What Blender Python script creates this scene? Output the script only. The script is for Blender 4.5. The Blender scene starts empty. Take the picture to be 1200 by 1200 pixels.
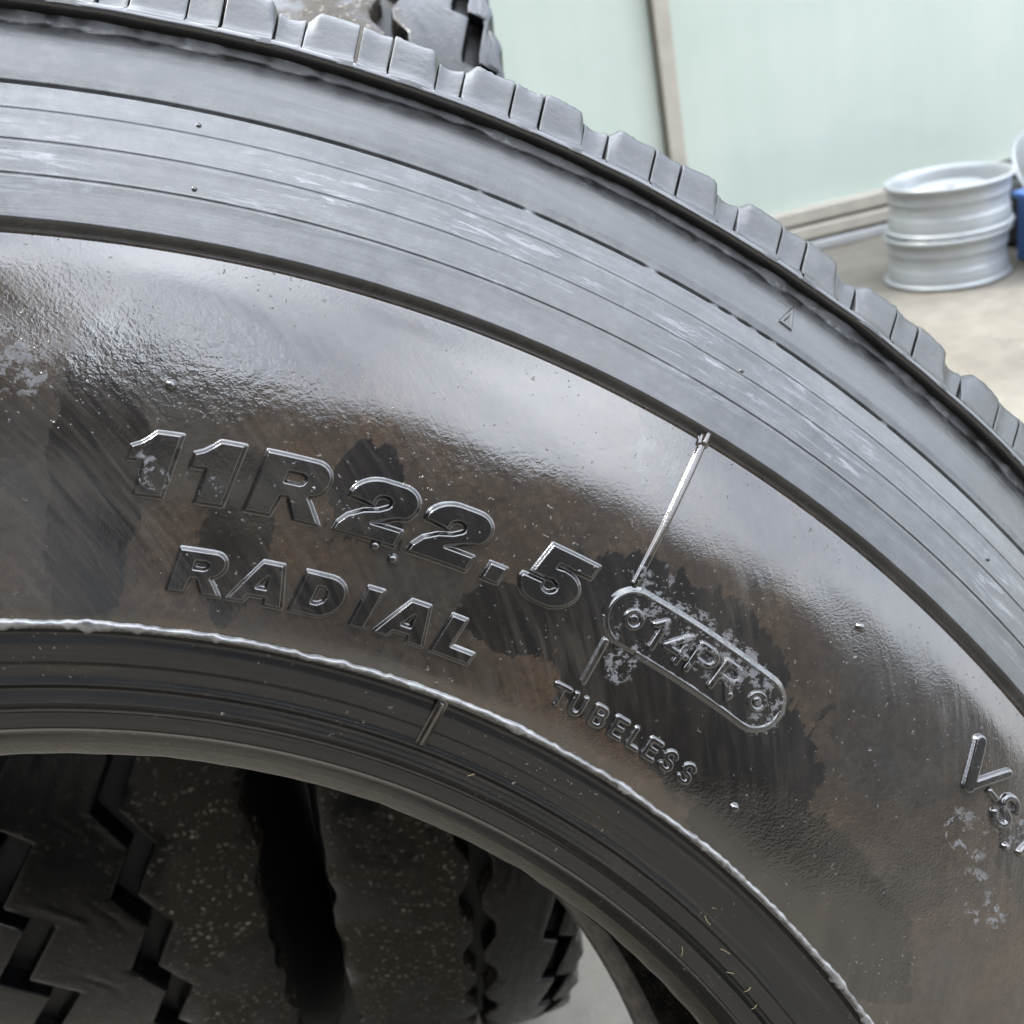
import bpy, math, random
import numpy as np
from mathutils import Matrix, Vector
random.seed(7); rng = np.random.default_rng(7)
S = bpy.context.scene
C = S.collection
R_ = math.radians

# ------------------------------------------------------------------ camera, sky, sun, exposure
CAM_H = 0.962
M = np.array([[0.97815, -0.20791, 0.0], [-0.08787, -0.41338, 0.90631], [-0.18843, -0.88650, -0.42262]])
cam_d = bpy.data.cameras.new('camera'); cam = bpy.data.objects.new('camera', cam_d); C.objects.link(cam)
cr, cu, cb = M[:, 0], -M[:, 1], -M[:, 2]
cam.matrix_world = Matrix(((cr[0], cu[0], cb[0], 0), (cr[1], cu[1], cb[1], 0), (cr[2], cu[2], cb[2], CAM_H), (0, 0, 0, 1)))
cam_d.sensor_width = 36; cam_d.lens = 36.0; cam_d.clip_start = 0.02; cam_d.clip_end = 2000
cam_d.dof.use_dof = True; cam_d.dof.focus_distance = 0.325; cam_d.dof.aperture_fstop = 18.5
S.camera = cam

SUN_EL, SUN_AZ = 60.0, -58.0           # azimuth clockwise from +Y
w = bpy.data.worlds.new('World'); S.world = w; w.use_nodes = True
nt = w.node_tree; nt.nodes.clear()
def N(t, ty, **k):
    n = t.nodes.new(ty)
    for a, b in k.items(): setattr(n, a, b)
    return n
wo = N(nt, 'ShaderNodeOutputWorld'); bg = N(nt, 'ShaderNodeBackground'); bg.inputs['Strength'].default_value = 0.12
sky = N(nt, 'ShaderNodeTexSky', sky_type='NISHITA', sun_disc=False, sun_elevation=R_(SUN_EL), sun_rotation=R_(SUN_AZ))
tc = N(nt, 'ShaderNodeTexCoord'); ns = N(nt, 'ShaderNodeTexNoise'); ns.inputs['Scale'].default_value = 2.6
ns.inputs['Detail'].default_value = 7; ns.inputs['Roughness'].default_value = 0.58; ns.inputs['Distortion'].default_value = 0.35
cl = N(nt, 'ShaderNodeValToRGB'); cl.color_ramp.elements[0].position = 0.36; cl.color_ramp.elements[1].position = 0.62
cl.color_ramp.elements[0].color = (.30, .30, .30, 1)
mx = N(nt, 'ShaderNodeMix', data_type='RGBA')
# cloud luminance follows the standard overcast law: (1 + 2 sin elevation) / 3 of the zenith value
sz = N(nt, 'ShaderNodeSeparateXYZ'); mr = N(nt, 'ShaderNodeMapRange'); mr.inputs['To Min'].default_value = 6.2; mr.inputs['To Max'].default_value = 18.6
cc = N(nt, 'ShaderNodeVectorMath', operation='SCALE'); cc.inputs[0].default_value = (.93, .985, 1.07)
nt.links.new(tc.outputs['Generated'], sz.inputs[0]); nt.links.new(sz.outputs[2], mr.inputs['Value']); nt.links.new(mr.outputs[0], cc.inputs['Scale']); nt.links.new(cc.outputs[0], mx.inputs['B'])
nt.links.new(tc.outputs['Generated'], ns.inputs['Vector']); nt.links.new(ns.outputs['Fac'], cl.inputs['Fac'])
nt.links.new(cl.outputs['Color'], mx.inputs['Factor']); nt.links.new(sky.outputs['Color'], mx.inputs['A'])
nt.links.new(mx.outputs['Result'], bg.inputs['Color']); nt.links.new(bg.outputs[0], wo.inputs['Surface'])

sd = bpy.data.lights.new('sun', 'SUN'); so = bpy.data.objects.new('sun', sd); C.objects.link(so)
sd.energy = 1.5; sd.angle = R_(11); sd.color = (1.0, .96, .9)
sdir = Vector((math.sin(R_(SUN_AZ)) * math.cos(R_(SUN_EL)), math.cos(R_(SUN_AZ)) * math.cos(R_(SUN_EL)), math.sin(R_(SUN_EL))))
so.rotation_euler = sdir.to_track_quat('Z', 'Y').to_euler()
S.view_settings.view_transform = 'Standard'; S.view_settings.look = 'None'; S.view_settings.gamma = 1
S.view_settings.exposure = 2.15
S.cycles.max_bounces = 6; S.cycles.use_denoising = True

# ------------------------------------------------------------------ helpers: meshes
def mesh_from(name, V, F, mat=None, smooth=True, uv=None):
    V = np.asarray(V, float); F = np.asarray(F, np.int32)
    me = bpy.data.meshes.new(name)
    k = F.shape[1]
    me.vertices.add(len(V)); me.vertices.foreach_set('co', V.ravel())
    me.loops.add(F.size); me.loops.foreach_set('vertex_index', F.ravel())
    me.polygons.add(len(F)); me.polygons.foreach_set('loop_start', np.arange(0, F.size, k, dtype=np.int32))
    me.polygons.foreach_set('loop_total', np.full(len(F), k, np.int32))
    if uv is not None:
        l = me.uv_layers.new(name='polar'); l.data.foreach_set('uv', np.asarray(uv, float)[F.ravel()].ravel())
    me.update(calc_edges=True); me.validate()
    me.polygons.foreach_set('use_smooth', np.full(len(me.polygons), smooth))
    if mat: me.materials.append(mat)
    return me
def obj(name, me, parent=None, **props):
    o = bpy.data.objects.new(name, me); C.objects.link(o)
    if parent: o.parent = parent
    for k, v in props.items(): o[k] = v
    return o
def empty(name, mw, **props):
    o = bpy.data.objects.new(name, None); C.objects.link(o); o.matrix_world = mw; o.empty_display_size = .05
    for k, v in props.items(): o[k] = v
    return o
def grid_faces(n, m, wrap=False, flip=False):
    i = np.arange(n if wrap else n - 1); j = np.arange(m - 1)
    I, J = np.meshgrid(i, j, indexing='ij'); I2 = (I + 1) % n
    q = np.stack([I * m + J, I2 * m + J, I2 * m + J + 1, I * m + J + 1], -1).reshape(-1, 4)
    return q[:, ::-1] if flip else q
def box_mesh(name, sx, sy, sz, mat, bev=0.004, off=(0, 0, 0)):
    import bmesh
    bm = bmesh.new(); bmesh.ops.create_cube(bm, size=1)
    bmesh.ops.scale(bm, vec=(sx, sy, sz), verts=bm.verts)
    if bev: bmesh.ops.bevel(bm, geom=bm.edges[:], offset=bev, segments=2, affect='EDGES', profile=.5)
    bmesh.ops.translate(bm, vec=off, verts=bm.verts)
    me = bpy.data.meshes.new(name); bm.to_mesh(me); bm.free(); me.materials.append(mat); return me
def lathe(name, prof, mat, n=96, jit=None):
    p = np.array(prof, float); t = np.linspace(0, 2 * np.pi, n, endpoint=False)
    V = np.stack([np.outer(np.cos(t), p[:, 0]), np.outer(np.sin(t), p[:, 0]), np.tile(p[:, 1], (n, 1))], -1).reshape(-1, 3)
    return mesh_from(name, V, grid_faces(n, len(p), wrap=True), mat)

# ------------------------------------------------------------------ helpers: materials
class Mat:
    def __init__(s, name):
        s.m = bpy.data.materials.new(name); s.m.use_nodes = True; s.t = s.m.node_tree
        s.b = s.t.nodes['Principled BSDF']; s.tc = N(s.t, 'ShaderNodeTexCoord')
    def L(s, a, b): s.t.links.new(a, b)
    def set(s, **k):
        for a, v in k.items():
            i = s.b.inputs[a.replace('_', ' ')]
            if hasattr(v, 'is_output'): s.L(v, i)
            else: i.default_value = v
        return s
    def mapped(s, src='Object', scale=(1, 1, 1), loc=None, rot=0):
        mp = N(s.t, 'ShaderNodeMapping'); mp.inputs['Scale'].default_value = scale; mp.inputs['Rotation'].default_value = (0, 0, rot)
        s.L(s.tc.outputs[src], mp.inputs['Vector'])
        if loc: mp.inputs['Location'].default_value = loc
        return mp.outputs[0]
    def noise(s, scale, detail=4, rough=.55, vec=None, dist=0, out='Fac'):
        n = N(s.t, 'ShaderNodeTexNoise'); n.inputs['Scale'].default_value = scale; n.inputs['Detail'].default_value = detail
        n.inputs['Roughness'].default_value = rough; n.inputs['Distortion'].default_value = dist
        s.L(vec if vec is not None else s.tc.outputs['Object'], n.inputs['Vector']); return n.outputs[out]
    def voro(s, scale, vec=None, feature='F1', out='Distance', rnd=1):
        n = N(s.t, 'ShaderNodeTexVoronoi', feature=feature); n.inputs['Scale'].default_value = scale; n.inputs['Randomness'].default_value = rnd
        s.L(vec if vec is not None else s.tc.outputs['Object'], n.inputs['Vector']); return n.outputs[out]
    def ramp(s, fac, *stops, interp='LINEAR'):
        r = N(s.t, 'ShaderNodeValToRGB'); r.color_ramp.interpolation = interp; e = r.color_ramp.elements
        while len(e) < len(stops): e.new(.5)
        for k, (p, c) in zip(e, stops):
            k.position = p; k.color = (c, c, c, 1) if not hasattr(c, '__len__') else (*c, 1)
        s.L(fac, r.inputs['Fac']); return r.outputs['Color']
    def mix(s, f, a, b, mode='MIX'):
        m = N(s.t, 'ShaderNodeMix', data_type='RGBA', blend_type=mode)
        for v, k in ((f, 'Factor'), (a, 'A'), (b, 'B')):
            if hasattr(v, 'is_output'): s.L(v, m.inputs[k])
            elif k == 'Factor': m.inputs[k].default_value = v
            else: m.inputs[k].default_value = (v, v, v, 1) if not hasattr(v, '__len__') else (*v, 1)
        return m.outputs['Result']
    def math(s, op, a, b=0.0, clamp=False):
        m = N(s.t, 'ShaderNodeMath', operation=op, use_clamp=clamp)
        for v, k in ((a, 0), (b, 1)):
            if hasattr(v, 'is_output'): s.L(v, m.inputs[k])
            else: m.inputs[k].default_value = v
        return m.outputs[0]
    def bump(s, h, strength, dist, normal=None):
        b = N(s.t, 'ShaderNodeBump'); b.inputs['Distance'].default_value = dist
        if hasattr(strength, 'is_output'): s.L(strength, b.inputs['Strength'])
        else: b.inputs['Strength'].default_value = strength
        s.L(h, b.inputs['Height'])
        if normal is not None: s.L(normal, b.inputs['Normal'])
        return b.outputs[0]
    def near(s, u, v, ru, rv):
        """1 inside a soft ellipse round the point (u, v) of the polar map, 0 outside."""
        sx = N(s.t, 'ShaderNodeSeparateXYZ'); s.L(s.tc.outputs['UV'], sx.inputs[0])
        a = s.math('POWER', s.math('ABSOLUTE', s.math('MULTIPLY', s.math('SUBTRACT', sx.outputs[0], u), 1 / ru)), 2)
        b = s.math('POWER', s.math('ABSOLUTE', s.math('MULTIPLY', s.math('SUBTRACT', sx.outputs[1], v), 1 / rv)), 2)
        return s.math('SUBTRACT', 1.0, s.math('ADD', a, b), clamp=True)
UV0 = 0.4                                # polar map: u = angle * 0.4 m, v = radius

# wet, brown-filmed rubber of the lower sidewall
def sidewall_material(letter=False):
    m = Mat('clean_letter_rubber' if letter else 'wet_sidewall_rubber')
    st = m.mapped('UV', (26, 5, 1)); streak = m.noise(1, 5, .6, st, .4)
    big = m.noise(9, 4, .6, None, .6)
    col = m.ramp(m.mix(.5, streak, big), (.38, (.0030, .0026, .0024)), (.50, (.0135, .0105, .0078)), (.62, (.052, .037, .0245)))
    # drying brown-grey film, with film-free wet patches that paint the dark reflections in
    wet = None  # mask of the painted dark reflections, glossier as well
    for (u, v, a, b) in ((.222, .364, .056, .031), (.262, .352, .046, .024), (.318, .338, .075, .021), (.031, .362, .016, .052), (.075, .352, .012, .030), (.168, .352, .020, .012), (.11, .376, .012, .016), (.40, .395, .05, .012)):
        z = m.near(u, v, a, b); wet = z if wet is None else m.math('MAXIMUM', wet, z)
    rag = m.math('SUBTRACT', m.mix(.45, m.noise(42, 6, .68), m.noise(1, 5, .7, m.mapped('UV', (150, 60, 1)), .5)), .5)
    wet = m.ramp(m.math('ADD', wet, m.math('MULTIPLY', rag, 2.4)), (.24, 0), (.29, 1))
    film = m.mix(m.ramp(m.noise(8, 5, .65), (.4, 0), (.6, 1)), (.056, .036, .0215), (.031, .0285, .025))
    film = m.mix(m.ramp(m.noise(60, 6, .75), (.38, .0), (.62, .6)), film, (.016, .0130, .0105))
    film = m.mix(m.ramp(m.noise(420, 4, .7), (.42, .0), (.64, .55)), film, (.012, .010, .0085))
    col = m.mix(m.math('SUBTRACT', 1.0, wet), m.mix(.75, col, (.003, .0027, .0025)), film)  # wet: film-free patches, the dark reflections painted in near-black
    if letter: col = m.ramp(m.mix(.5, streak, big), (.36, (.003, .003, .003)), (.66, (.008, .007, .006)))
    speck = m.ramp(m.noise(560, 3, .6), (.675, 0), (.72, 1))
    speckmask = m.ramp(m.noise(26, 4, .7), (.46, 0), (.64, 1))
    sp = m.math('MULTIPLY', speck, speckmask)
    # dry grey flakes, only in a few places
    fl = m.ramp(m.noise(330, 6, .75), (.53, 0), (.56, 1))
    zone = None
    for (u, v, a, b) in (((R_(6.9), .3690, .007, .008), (R_(9.2), .3645, .0045, .004)) if letter else ()) + ((R_(33.6), .3735, .034, .010), (R_(30.2), .358, .011, .012), (R_(38.0), .367, .008, .010),
                         (R_(29.7), .3830, .008, .008), (R_(50.2), .386, .012, .008), (R_(53.2), .376, .016, .009), (R_(51.5), .397, .010, .010), (R_(1.2), .395, .020, .012)):
        z = m.near(u * UV0, v, a, b); zone = z if zone is None else m.math('MAXIMUM', zone, z)
    zone = m.ramp(zone, (.0, 0), (.7, 1))
    fl = m.math('MULTIPLY', fl, m.ramp(m.math('MULTIPLY', zone, m.ramp(m.noise(85, 3), (.35, 0), (.6, 1))), (.2, 0), (.5, 1)))
    # fine pale scuffs
    sc = m.mapped('UV', (60, 420, 1)); scf = m.ramp(m.noise(1, 4, .6, sc, 2.0), (.66, 0), (.74, 1))
    scm = m.math('MULTIPLY', scf, m.ramp(m.noise(14, 2), (.50, 0), (.65, .5)))
    col = m.mix(m.math('MULTIPLY', sp, .45), col, (.17, .155, .135))
    col = m.mix(scm, col, (.06, .050, .038))
    col = m.mix(fl, col, (.125, .125, .13))
    rough = m.ramp(m.noise(22, 5, .65), (.35, .07), (.55, .14), (.75, .30))
    rough = m.mix(fl, rough, .85)
    pz = m.math('MAXIMUM', m.near(R_(17) * UV0, .389, .085, .020), m.math('MULTIPLY', m.near(R_(4) * UV0, .402, .06, .02), .8))
    peel = m.math('ADD', .03, m.math('MULTIPLY', m.ramp(m.noise(16, 3, .6), (.40, .1), (.58, 1.0)), pz))
    pb = m.math('MULTIPLY', m.noise(430, 3, .6), peel)
    wv = m.noise(48, 4, .6, None, .5)
    n1 = m.bump(wv, .045, .0016); n2 = m.bump(pb, .5, .0006, n1)
    fine = m.noise(1000, 3, .65); n2 = m.bump(fine, m.ramp(m.noise(20, 4, .7), (.35, .03), (.65, .16)), .00035, n2)
    rv = N(m.t, 'ShaderNodeVectorRotate', rotation_type='Z_AXIS'); rv.inputs['Angle'].default_value = .75; m.L(m.tc.outputs['UV'], rv.inputs['Vector'])
    mp2 = N(m.t, 'ShaderNodeMapping'); mp2.inputs['Scale'].default_value = (28, 330, 1); m.L(rv.outputs[0], mp2.inputs['Vector'])
    strokes = m.math('MULTIPLY', m.ramp(m.noise(1, 5, .65, mp2.outputs[0], .6), (.42, 0), (.62, 1)), m.ramp(m.noise(11, 4, .65), (.40, 0), (.60, 1)))
    n2 = m.bump(strokes, .05, .0003, n2)
    col = m.mix(m.math('MULTIPLY', strokes, .5), col, (.052, .042, .032))
    n3 = m.bump(sp, .6, .0006, n2)
    n4 = m.bump(fl, .4, .0003, n3)
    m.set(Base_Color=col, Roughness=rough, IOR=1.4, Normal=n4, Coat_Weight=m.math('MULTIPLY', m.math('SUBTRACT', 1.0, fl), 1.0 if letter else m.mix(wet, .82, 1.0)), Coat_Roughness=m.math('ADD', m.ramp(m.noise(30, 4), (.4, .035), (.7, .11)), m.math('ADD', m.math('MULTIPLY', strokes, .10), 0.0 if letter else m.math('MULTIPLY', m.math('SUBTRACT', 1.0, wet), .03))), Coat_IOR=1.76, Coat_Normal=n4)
    return m.m
# grey hazed outer band
def band_material():
    m = Mat('hazed_rubber')
    st = m.mapped('UV', (22, 260, 1)); s1 = m.noise(1, 6, .65, st, .8)
    blot = m.noise(55, 6, .7)
    mot = m.noise(130, 6, .75)
    col = m.ramp(m.mix(.5, s1, mot), (.36, (.012, .012, .012)), (.52, (.024, .024, .024)), (.70, (.052, .052, .052)))
    chalk = m.math('MULTIPLY', m.ramp(m.noise(1, 7, .75, m.mapped('UV', (48, 430, 1)), .7), (.53, 0), (.60, 1)), m.math('MULTIPLY', m.ramp(m.noise(20, 4, .7), (.42, 0), (.62, .45)), m.near(.2, .455, 2.0, .019)))
    col = m.mix(chalk, col, (.30, .31, .33))
    sx = N(m.t, 'ShaderNodeSeparateXYZ'); m.L(m.tc.outputs['UV'], sx.inputs[0])
    edge = m.math('ADD', sx.outputs[1], m.math('MULTIPLY', m.math('SUBTRACT', m.noise(170, 6, .75, None, .6), .5), .016))
    rub_shade = m.ramp(m.math('MULTIPLY', m.math('SUBTRACT', edge, .4965), 200), (.30, 0), (.42, 1))      # haze rubbed off, and the tread lip's shade painted in as near-black
    col = m.mix(rub_shade, col, (.006, .0058, .0056))
    pit = m.ramp(m.voro(120), (.0, 1), (.035, 1), (.05, 0))
    col = m.mix(m.math('MULTIPLY', pit, .7), col, (.012, .011, .010))
    rough = m.mix(chalk, m.ramp(mot, (.35, .28), (.7, .5)), .7)
    n1 = m.bump(mot, .22, .0006); n2 = m.bump(s1, .2, .0006, n1); n3 = m.bump(pit, -.5, .0006, n2)
    cw = m.math('MULTIPLY', m.ramp(m.mix(.5, blot, mot), (.35, .60), (.62, 1.0)), m.math('SUBTRACT', 1.0, m.math('MULTIPLY', rub_shade, .75)))
    shd = m.ramp(m.math('MULTIPLY', m.math('SUBTRACT', edge, .470), 50), (.15, 0), (.45, 1))
    cw = m.math('MULTIPLY', cw, m.math('SUBTRACT', 1.0, m.math('MULTIPLY', shd, .50)))
    m.set(Base_Color=col, Roughness=rough, IOR=1.4, Normal=n3, Coat_Weight=cw, Coat_Roughness=m.ramp(blot, (.35, .16), (.65, .32)), Coat_IOR=1.52, Coat_Normal=n3)
    return m.m
def block_material():
    m = Mat('worn_shoulder_rubber')
    oi = N(m.t, 'ShaderNodeObjectInfo'); ad = N(m.t, 'ShaderNodeVectorMath', operation='ADD'); sc = N(m.t, 'ShaderNodeVectorMath', operation='SCALE')
    m.L(oi.outputs['Random'], sc.inputs['Scale']); sc.inputs[0].default_value = (3, 5, 7)
    m.L(m.tc.outputs['Object'], ad.inputs[0]); m.L(sc.outputs[0], ad.inputs[1]); v = ad.outputs[0]
    a = m.noise(70, 6, .7, v)
    col = m.ramp(a, (.35, (.010, .010, .010)), (.55, (.024, .0235, .023)), (.72, (.055, .054, .052)))
    n1 = m.bump(m.noise(60, 4, .6, v), .3, .002); n2 = m.bump(m.noise(420, 4, .65, v), .25, .0006, n1)
    m.set(Base_Color=col, Roughness=m.ramp(a, (.3, .3), (.7, .55)), IOR=1.35, Normal=n2, Coat_Weight=.34, Coat_IOR=1.5, Coat_Roughness=.24, Coat_Normal=n2)
    return m.m
def bead_material():
    m = Mat('bead_rubber')
    st = m.mapped('UV', (18, 420, 1)); s1 = m.noise(1, 6, .6, st, .5)
    col = m.ramp(s1, (.3, (.0022, .0023, .0025)), (.55, (.0055, .0056, .0058)), (.75, (.024, .0165, .012)))
    sp = m.math('MULTIPLY', m.ramp(m.noise(520, 3, .6), (.67, 0), (.70, 1)), m.ramp(m.noise(45), (.45, 0), (.6, 1)))
    col = m.mix(sp, col, (.16, .14, .11))
    n = m.bump(m.noise(160, 5, .6), .3, .0008); n = m.bump(s1, .3, .0008, n)
    m.set(Base_Color=col, Roughness=.42, IOR=1.33, Normal=n, Coat_Weight=.7, Coat_IOR=1.5, Coat_Roughness=.12)
    return m.m
def simple_rubber(name, c0, c1, rough, scale=60, coat=.5, bs=.4, bd=.001, cr=.2):
    m = Mat(name); a = m.noise(scale, 6, .65)
    m.set(Base_Color=m.ramp(a, (.35, c0), (.68, c1)), Roughness=rough, Normal=m.bump(m.noise(scale * 4, 5, .65), bs, bd), Coat_Weight=coat, Coat_IOR=1.6, Coat_Roughness=cr)
    return m.m
def tread_material(xa, xb):
    m = Mat('wet_tread_rubber')
    grit = m.ramp(m.noise(15, 6, .68, None, .8), (.40, 0), (.52, 1))
    sx = N(m.t, 'ShaderNodeSeparateXYZ'); m.L(m.tc.outputs['Object'], sx.inputs[0]); mrg = N(m.t, 'ShaderNodeMapRange', interpolation_type='SMOOTHSTEP')
    mrg.inputs['From Min'].default_value = xa; mrg.inputs['From Max'].default_value = xb; mrg.inputs['To Min'].default_value = .06
    m.L(m.math('ADD', sx.outputs[0], m.math('MULTIPLY', m.math('SUBTRACT', m.noise(24, 4), .5), .06)), mrg.inputs['Value'])
    grit = m.math('MULTIPLY', grit, mrg.outputs[0])
    wv_ = N(m.t, 'ShaderNodeVectorMath', operation='ADD'); wn = N(m.t, 'ShaderNodeVectorMath', operation='SCALE'); wn.inputs['Scale'].default_value = .006
    m.L(m.noise(300, 2, .6, None, 0, 'Color'), wn.inputs[0]); m.L(m.tc.outputs['Object'], wv_.inputs[0]); m.L(wn.outputs[0], wv_.inputs[1])
    vo = m.voro(230, wv_.outputs[0], out='Color'); dots = m.ramp(m.voro(230, wv_.outputs[0]), (.14, 1), (.46, 0))
    pick = N(m.t, 'ShaderNodeSeparateColor'); m.L(vo, pick.inputs[0])
    g2 = m.math('MULTIPLY', m.math('MULTIPLY', dots, m.ramp(pick.outputs[0], (.35, 0), (.75, 1))), grit)
    col = m.ramp(m.noise(30, 5, .6), (.35, (.0012, .0015, .0020)), (.7, (.0030, .0034, .0040)))
    col = m.mix(m.math('MULTIPLY', grit, .9), col, (.040, .033, .024))
    col = m.mix(g2, col, m.mix(pick.outputs[1], (.09, .082, .068), (.50, .46, .38)))
    n = m.bump(m.noise(70, 4, .5), .06, .001); n = m.bump(m.noise(260, 4, .6), m.mix(grit, .06, .7), .0012, n); n = m.bump(g2, .9, .003, n)
    m.set(Base_Color=col, Roughness=m.mix(grit, .3, .65), Normal=n, IOR=1.24, Coat_Weight=m.mix(grit, .26, .0), Coat_IOR=1.4, Coat_Roughness=m.mix(m.noise(35, 4), .12, .4), Coat_Normal=n)
    return m.m
def plain(name, col, rough, metal=0, var=.12, scale=20, bs=.1, bd=.001, coat=0):
    m = Mat(name); a = m.noise(scale, 5, .6); c = np.array(col)
    m.set(Base_Color=m.ramp(a, (.3, tuple(c * (1 - var))), (.7, tuple(np.minimum(c * (1 + var), 1)))), Roughness=rough, Metallic=metal,
          Normal=m.bump(m.noise(scale * 6, 4), bs, bd), Coat_Weight=coat)
    return m.m
def concrete_material():
    m = Mat('wet_beige_concrete')
    a = m.noise(1.6, 6, .65, None, .5); b = m.noise(14, 6, .7); d = m.noise(180, 4, .7)
    col = m.ramp(m.mix(.5, a, b), (.36, (.108, .096, .076)), (.5, (.142, .128, .103)), (.66, (.18, .164, .134)))
    ag = m.ramp(m.voro(90), (.05, 1), (.22, 0)); col = m.mix(m.math('MULTIPLY', ag, .35), col, (.19, .17, .14))
    n = m.bump(b, .3, .006); n = m.bump(d, .5, .002, n)
    m.set(Base_Color=col, Roughness=m.ramp(a, (.4, .45), (.65, .85)), Normal=n)
    return m.m
def glass_material():
    m = Mat('pale_green_film_glass')
    a = m.noise(2.2, 4, .6); st = m.noise(1, 4, .6, m.mapped('Object', (14, 14, 1.2)))
    col = m.ramp(m.mix(.35, a, st), (.35, (.435, .495, .435)), (.65, (.485, .535, .475)))
    smear = m.ramp(m.noise(5, 5, .65, None, 1.5), (.60, 0), (.72, .35)); col = m.mix(smear, col, (.52, .56, .525))
    m.set(Base_Color=col, Roughness=.35, Coat_Weight=.8, Coat_IOR=1.45, Coat_Roughness=.06, Normal=m.bump(m.noise(3, 2), .05, .01))
    return m.m
ML = sidewall_material(True)
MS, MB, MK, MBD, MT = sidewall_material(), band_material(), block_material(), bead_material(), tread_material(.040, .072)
MT2 = tread_material(.025, -.01)
M_LIP = simple_rubber('tan_bead_lip', (.007, .0058, .0026), (.024, .0190, .0078), .45, 90, .3)
M_LIN = simple_rubber('brown_inner_liner', (.006, .005, .004), (.11, .085, .07), .6, 110, .3, .9, .003)
M_BLK = simple_rubber('plain_black_rubber', (.005, .005, .0055), (.014, .014, .014), .45, 40, .3)
M_GRV = simple_rubber('groove_rubber', (.0012, .0013, .0016), (.003, .003, .0035), .6, 60, 0.0)
M_LIPD = simple_rubber('shaded_lip_rubber', (.004, .004, .004), (.012, .0115, .011), .4, 90, .9, .3, .001, .18)  # darker than the blocks: shade under the lip put into the colour
M_RIB = simple_rubber('rib_highlight_rubber', (.05, .049, .047), (.21, .207, .20), .3, 190, 1.0, .15, .0005, .12)  # pale base colour carries the rib's sky highlight
M_GND = concrete_material(); M_GLS = glass_material()
M_BEI = plain('beige_aluminium', (.37, .34, .285), .45, 0, .1, 14)
M_DKB = plain('shadow_gap_aluminium', (.15, .135, .11), .5, 0, .1, 14)
M_WHT = plain('pale_kerb_render', (.34, .34, .335), .6, 0, .08, 12)
M_SIL = plain('silver_wheel_paint', (.33, .345, .345), .38, .25, .05, 18, .05, .001, .2)
M_BLU = plain('blue_plastic', (.075, .165, .42), .4, 0, .1, 12)
M_BRN = plain('added_brown_cladding', (.022, .018, .0145), .7, 0, .35, 1.2)
M_GRYW = plain('grey_render', (.06, .059, .057), .8, 0, .2, .8)
M_ROOF = plain('dark_roof_sheet', (.06, .06, .065), .6, 0, .2, 2)
M_GRY = plain('grey_shutter', (.16, .16, .16), .5, 0, .1, 3)
M_GRIT = plain('pale_grit', (.20, .175, .13), .7, 0, .6, 60)
M_STRAW = plain('dry_straw', (.28, .22, .11), .6, 0, .3, 200)

# ------------------------------------------------------------------ ground
V = []; n = 60
xs = np.sign(np.linspace(-1, 1, n)) * np.abs(np.linspace(-1, 1, n)) ** 3 * 400
X, Y = np.meshgrid(xs, xs, indexing='ij')
obj('ground', mesh_from('ground', np.stack([X, Y, 0 * X], -1).reshape(-1, 3), grid_faces(n, n), M_GND), kind='structure')

# ------------------------------------------------------------------ glazed shop front behind
WA = np.array([1.26, 3.741]); WYAW = math.atan2(.09894, .99509)
def wall_mw(x=0, y=0, z=0):
    return Matrix.Translation((WA[0], WA[1], 0)) @ Matrix.Rotation(WYAW, 4, 'Z') @ Matrix.Translation((x, y, z))
shop = empty('shop_front', wall_mw(), label='long glazed shop front with pale green panes in beige frames', category='shop front')
def part(name, me, parent, loc=(0, 0, 0), rot=(0, 0, 0), **k):
    o = obj(name, me, parent, **k); o.location = loc; o.rotation_euler = rot; return o
mull = [-7.2 + 1.685 * k for k in range(12)]           # one mullion falls at -0.46
mull = [x + (-.425 - mull[4]) for x in mull]
x0, x1 = mull[0], mull[-1]; L = x1 - x0; xc = (x0 + x1) / 2
part('kerb', box_mesh('kerb', L + .4, .14, .034, M_WHT, .006), shop, (xc, .075, .017))
part('track', box_mesh('track', L, .10, .012, M_DKB, .001), shop, (xc, .085, .040))
part('sill', box_mesh('sill', L, .12, .045, M_BEI, .005), shop, (xc, .075, .0685))
part('track', box_mesh('track2', L, .08, .012, M_DKB, .001), shop, (xc, .085, .097))
part('bottom_rail', box_mesh('bottom_rail', L, .10, .052, M_BEI, .006), shop, (xc, .080, .129))
part('top_rail', box_mesh('top_rail', L, .10, .08, M_BEI, .006), shop, (xc, .080, 2.045))
part('fascia', box_mesh('fascia', L + .3, .16, .16, M_BEI, .01), shop, (xc, .085, 2.166))
part('roof', box_mesh('roof', L + .4, 4.9, .05, M_ROOF, .01), shop, (xc, 2.42, 2.272))
part('wall', box_mesh('wall', L, .12, 2.2, M_WHT, .005), shop, (xc, 4.6, 1.1))
part('wall', box_mesh('wall2', .12, 4.4, 2.2, M_WHT, .005), shop, (x0 - .07, 2.36, 1.1))
part('wall', box_mesh('wall3', .12, 4.4, 2.2, M_WHT, .005), shop, (x1 + .07, 2.36, 1.1))
pm = box_mesh('pane', 1.685 - .064, .014, 1.85, M_GLS, .002)
mm = box_mesh('mullion', .056, .10, 1.85, M_BEI, .004); gm = box_mesh('gasket', .006, .012, 1.85, M_DKB, .001)
for k, x in enumerate(mull):
    mo = part('mullion', mm, shop, (x, .080, 1.08)); part('gasket', gm, mo, (-.0315, -.028, 0)); 
    if k < len(mull) - 1: part('glass_pane', pm, shop, (x + 1.685 / 2, .085, 1.08))

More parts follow.
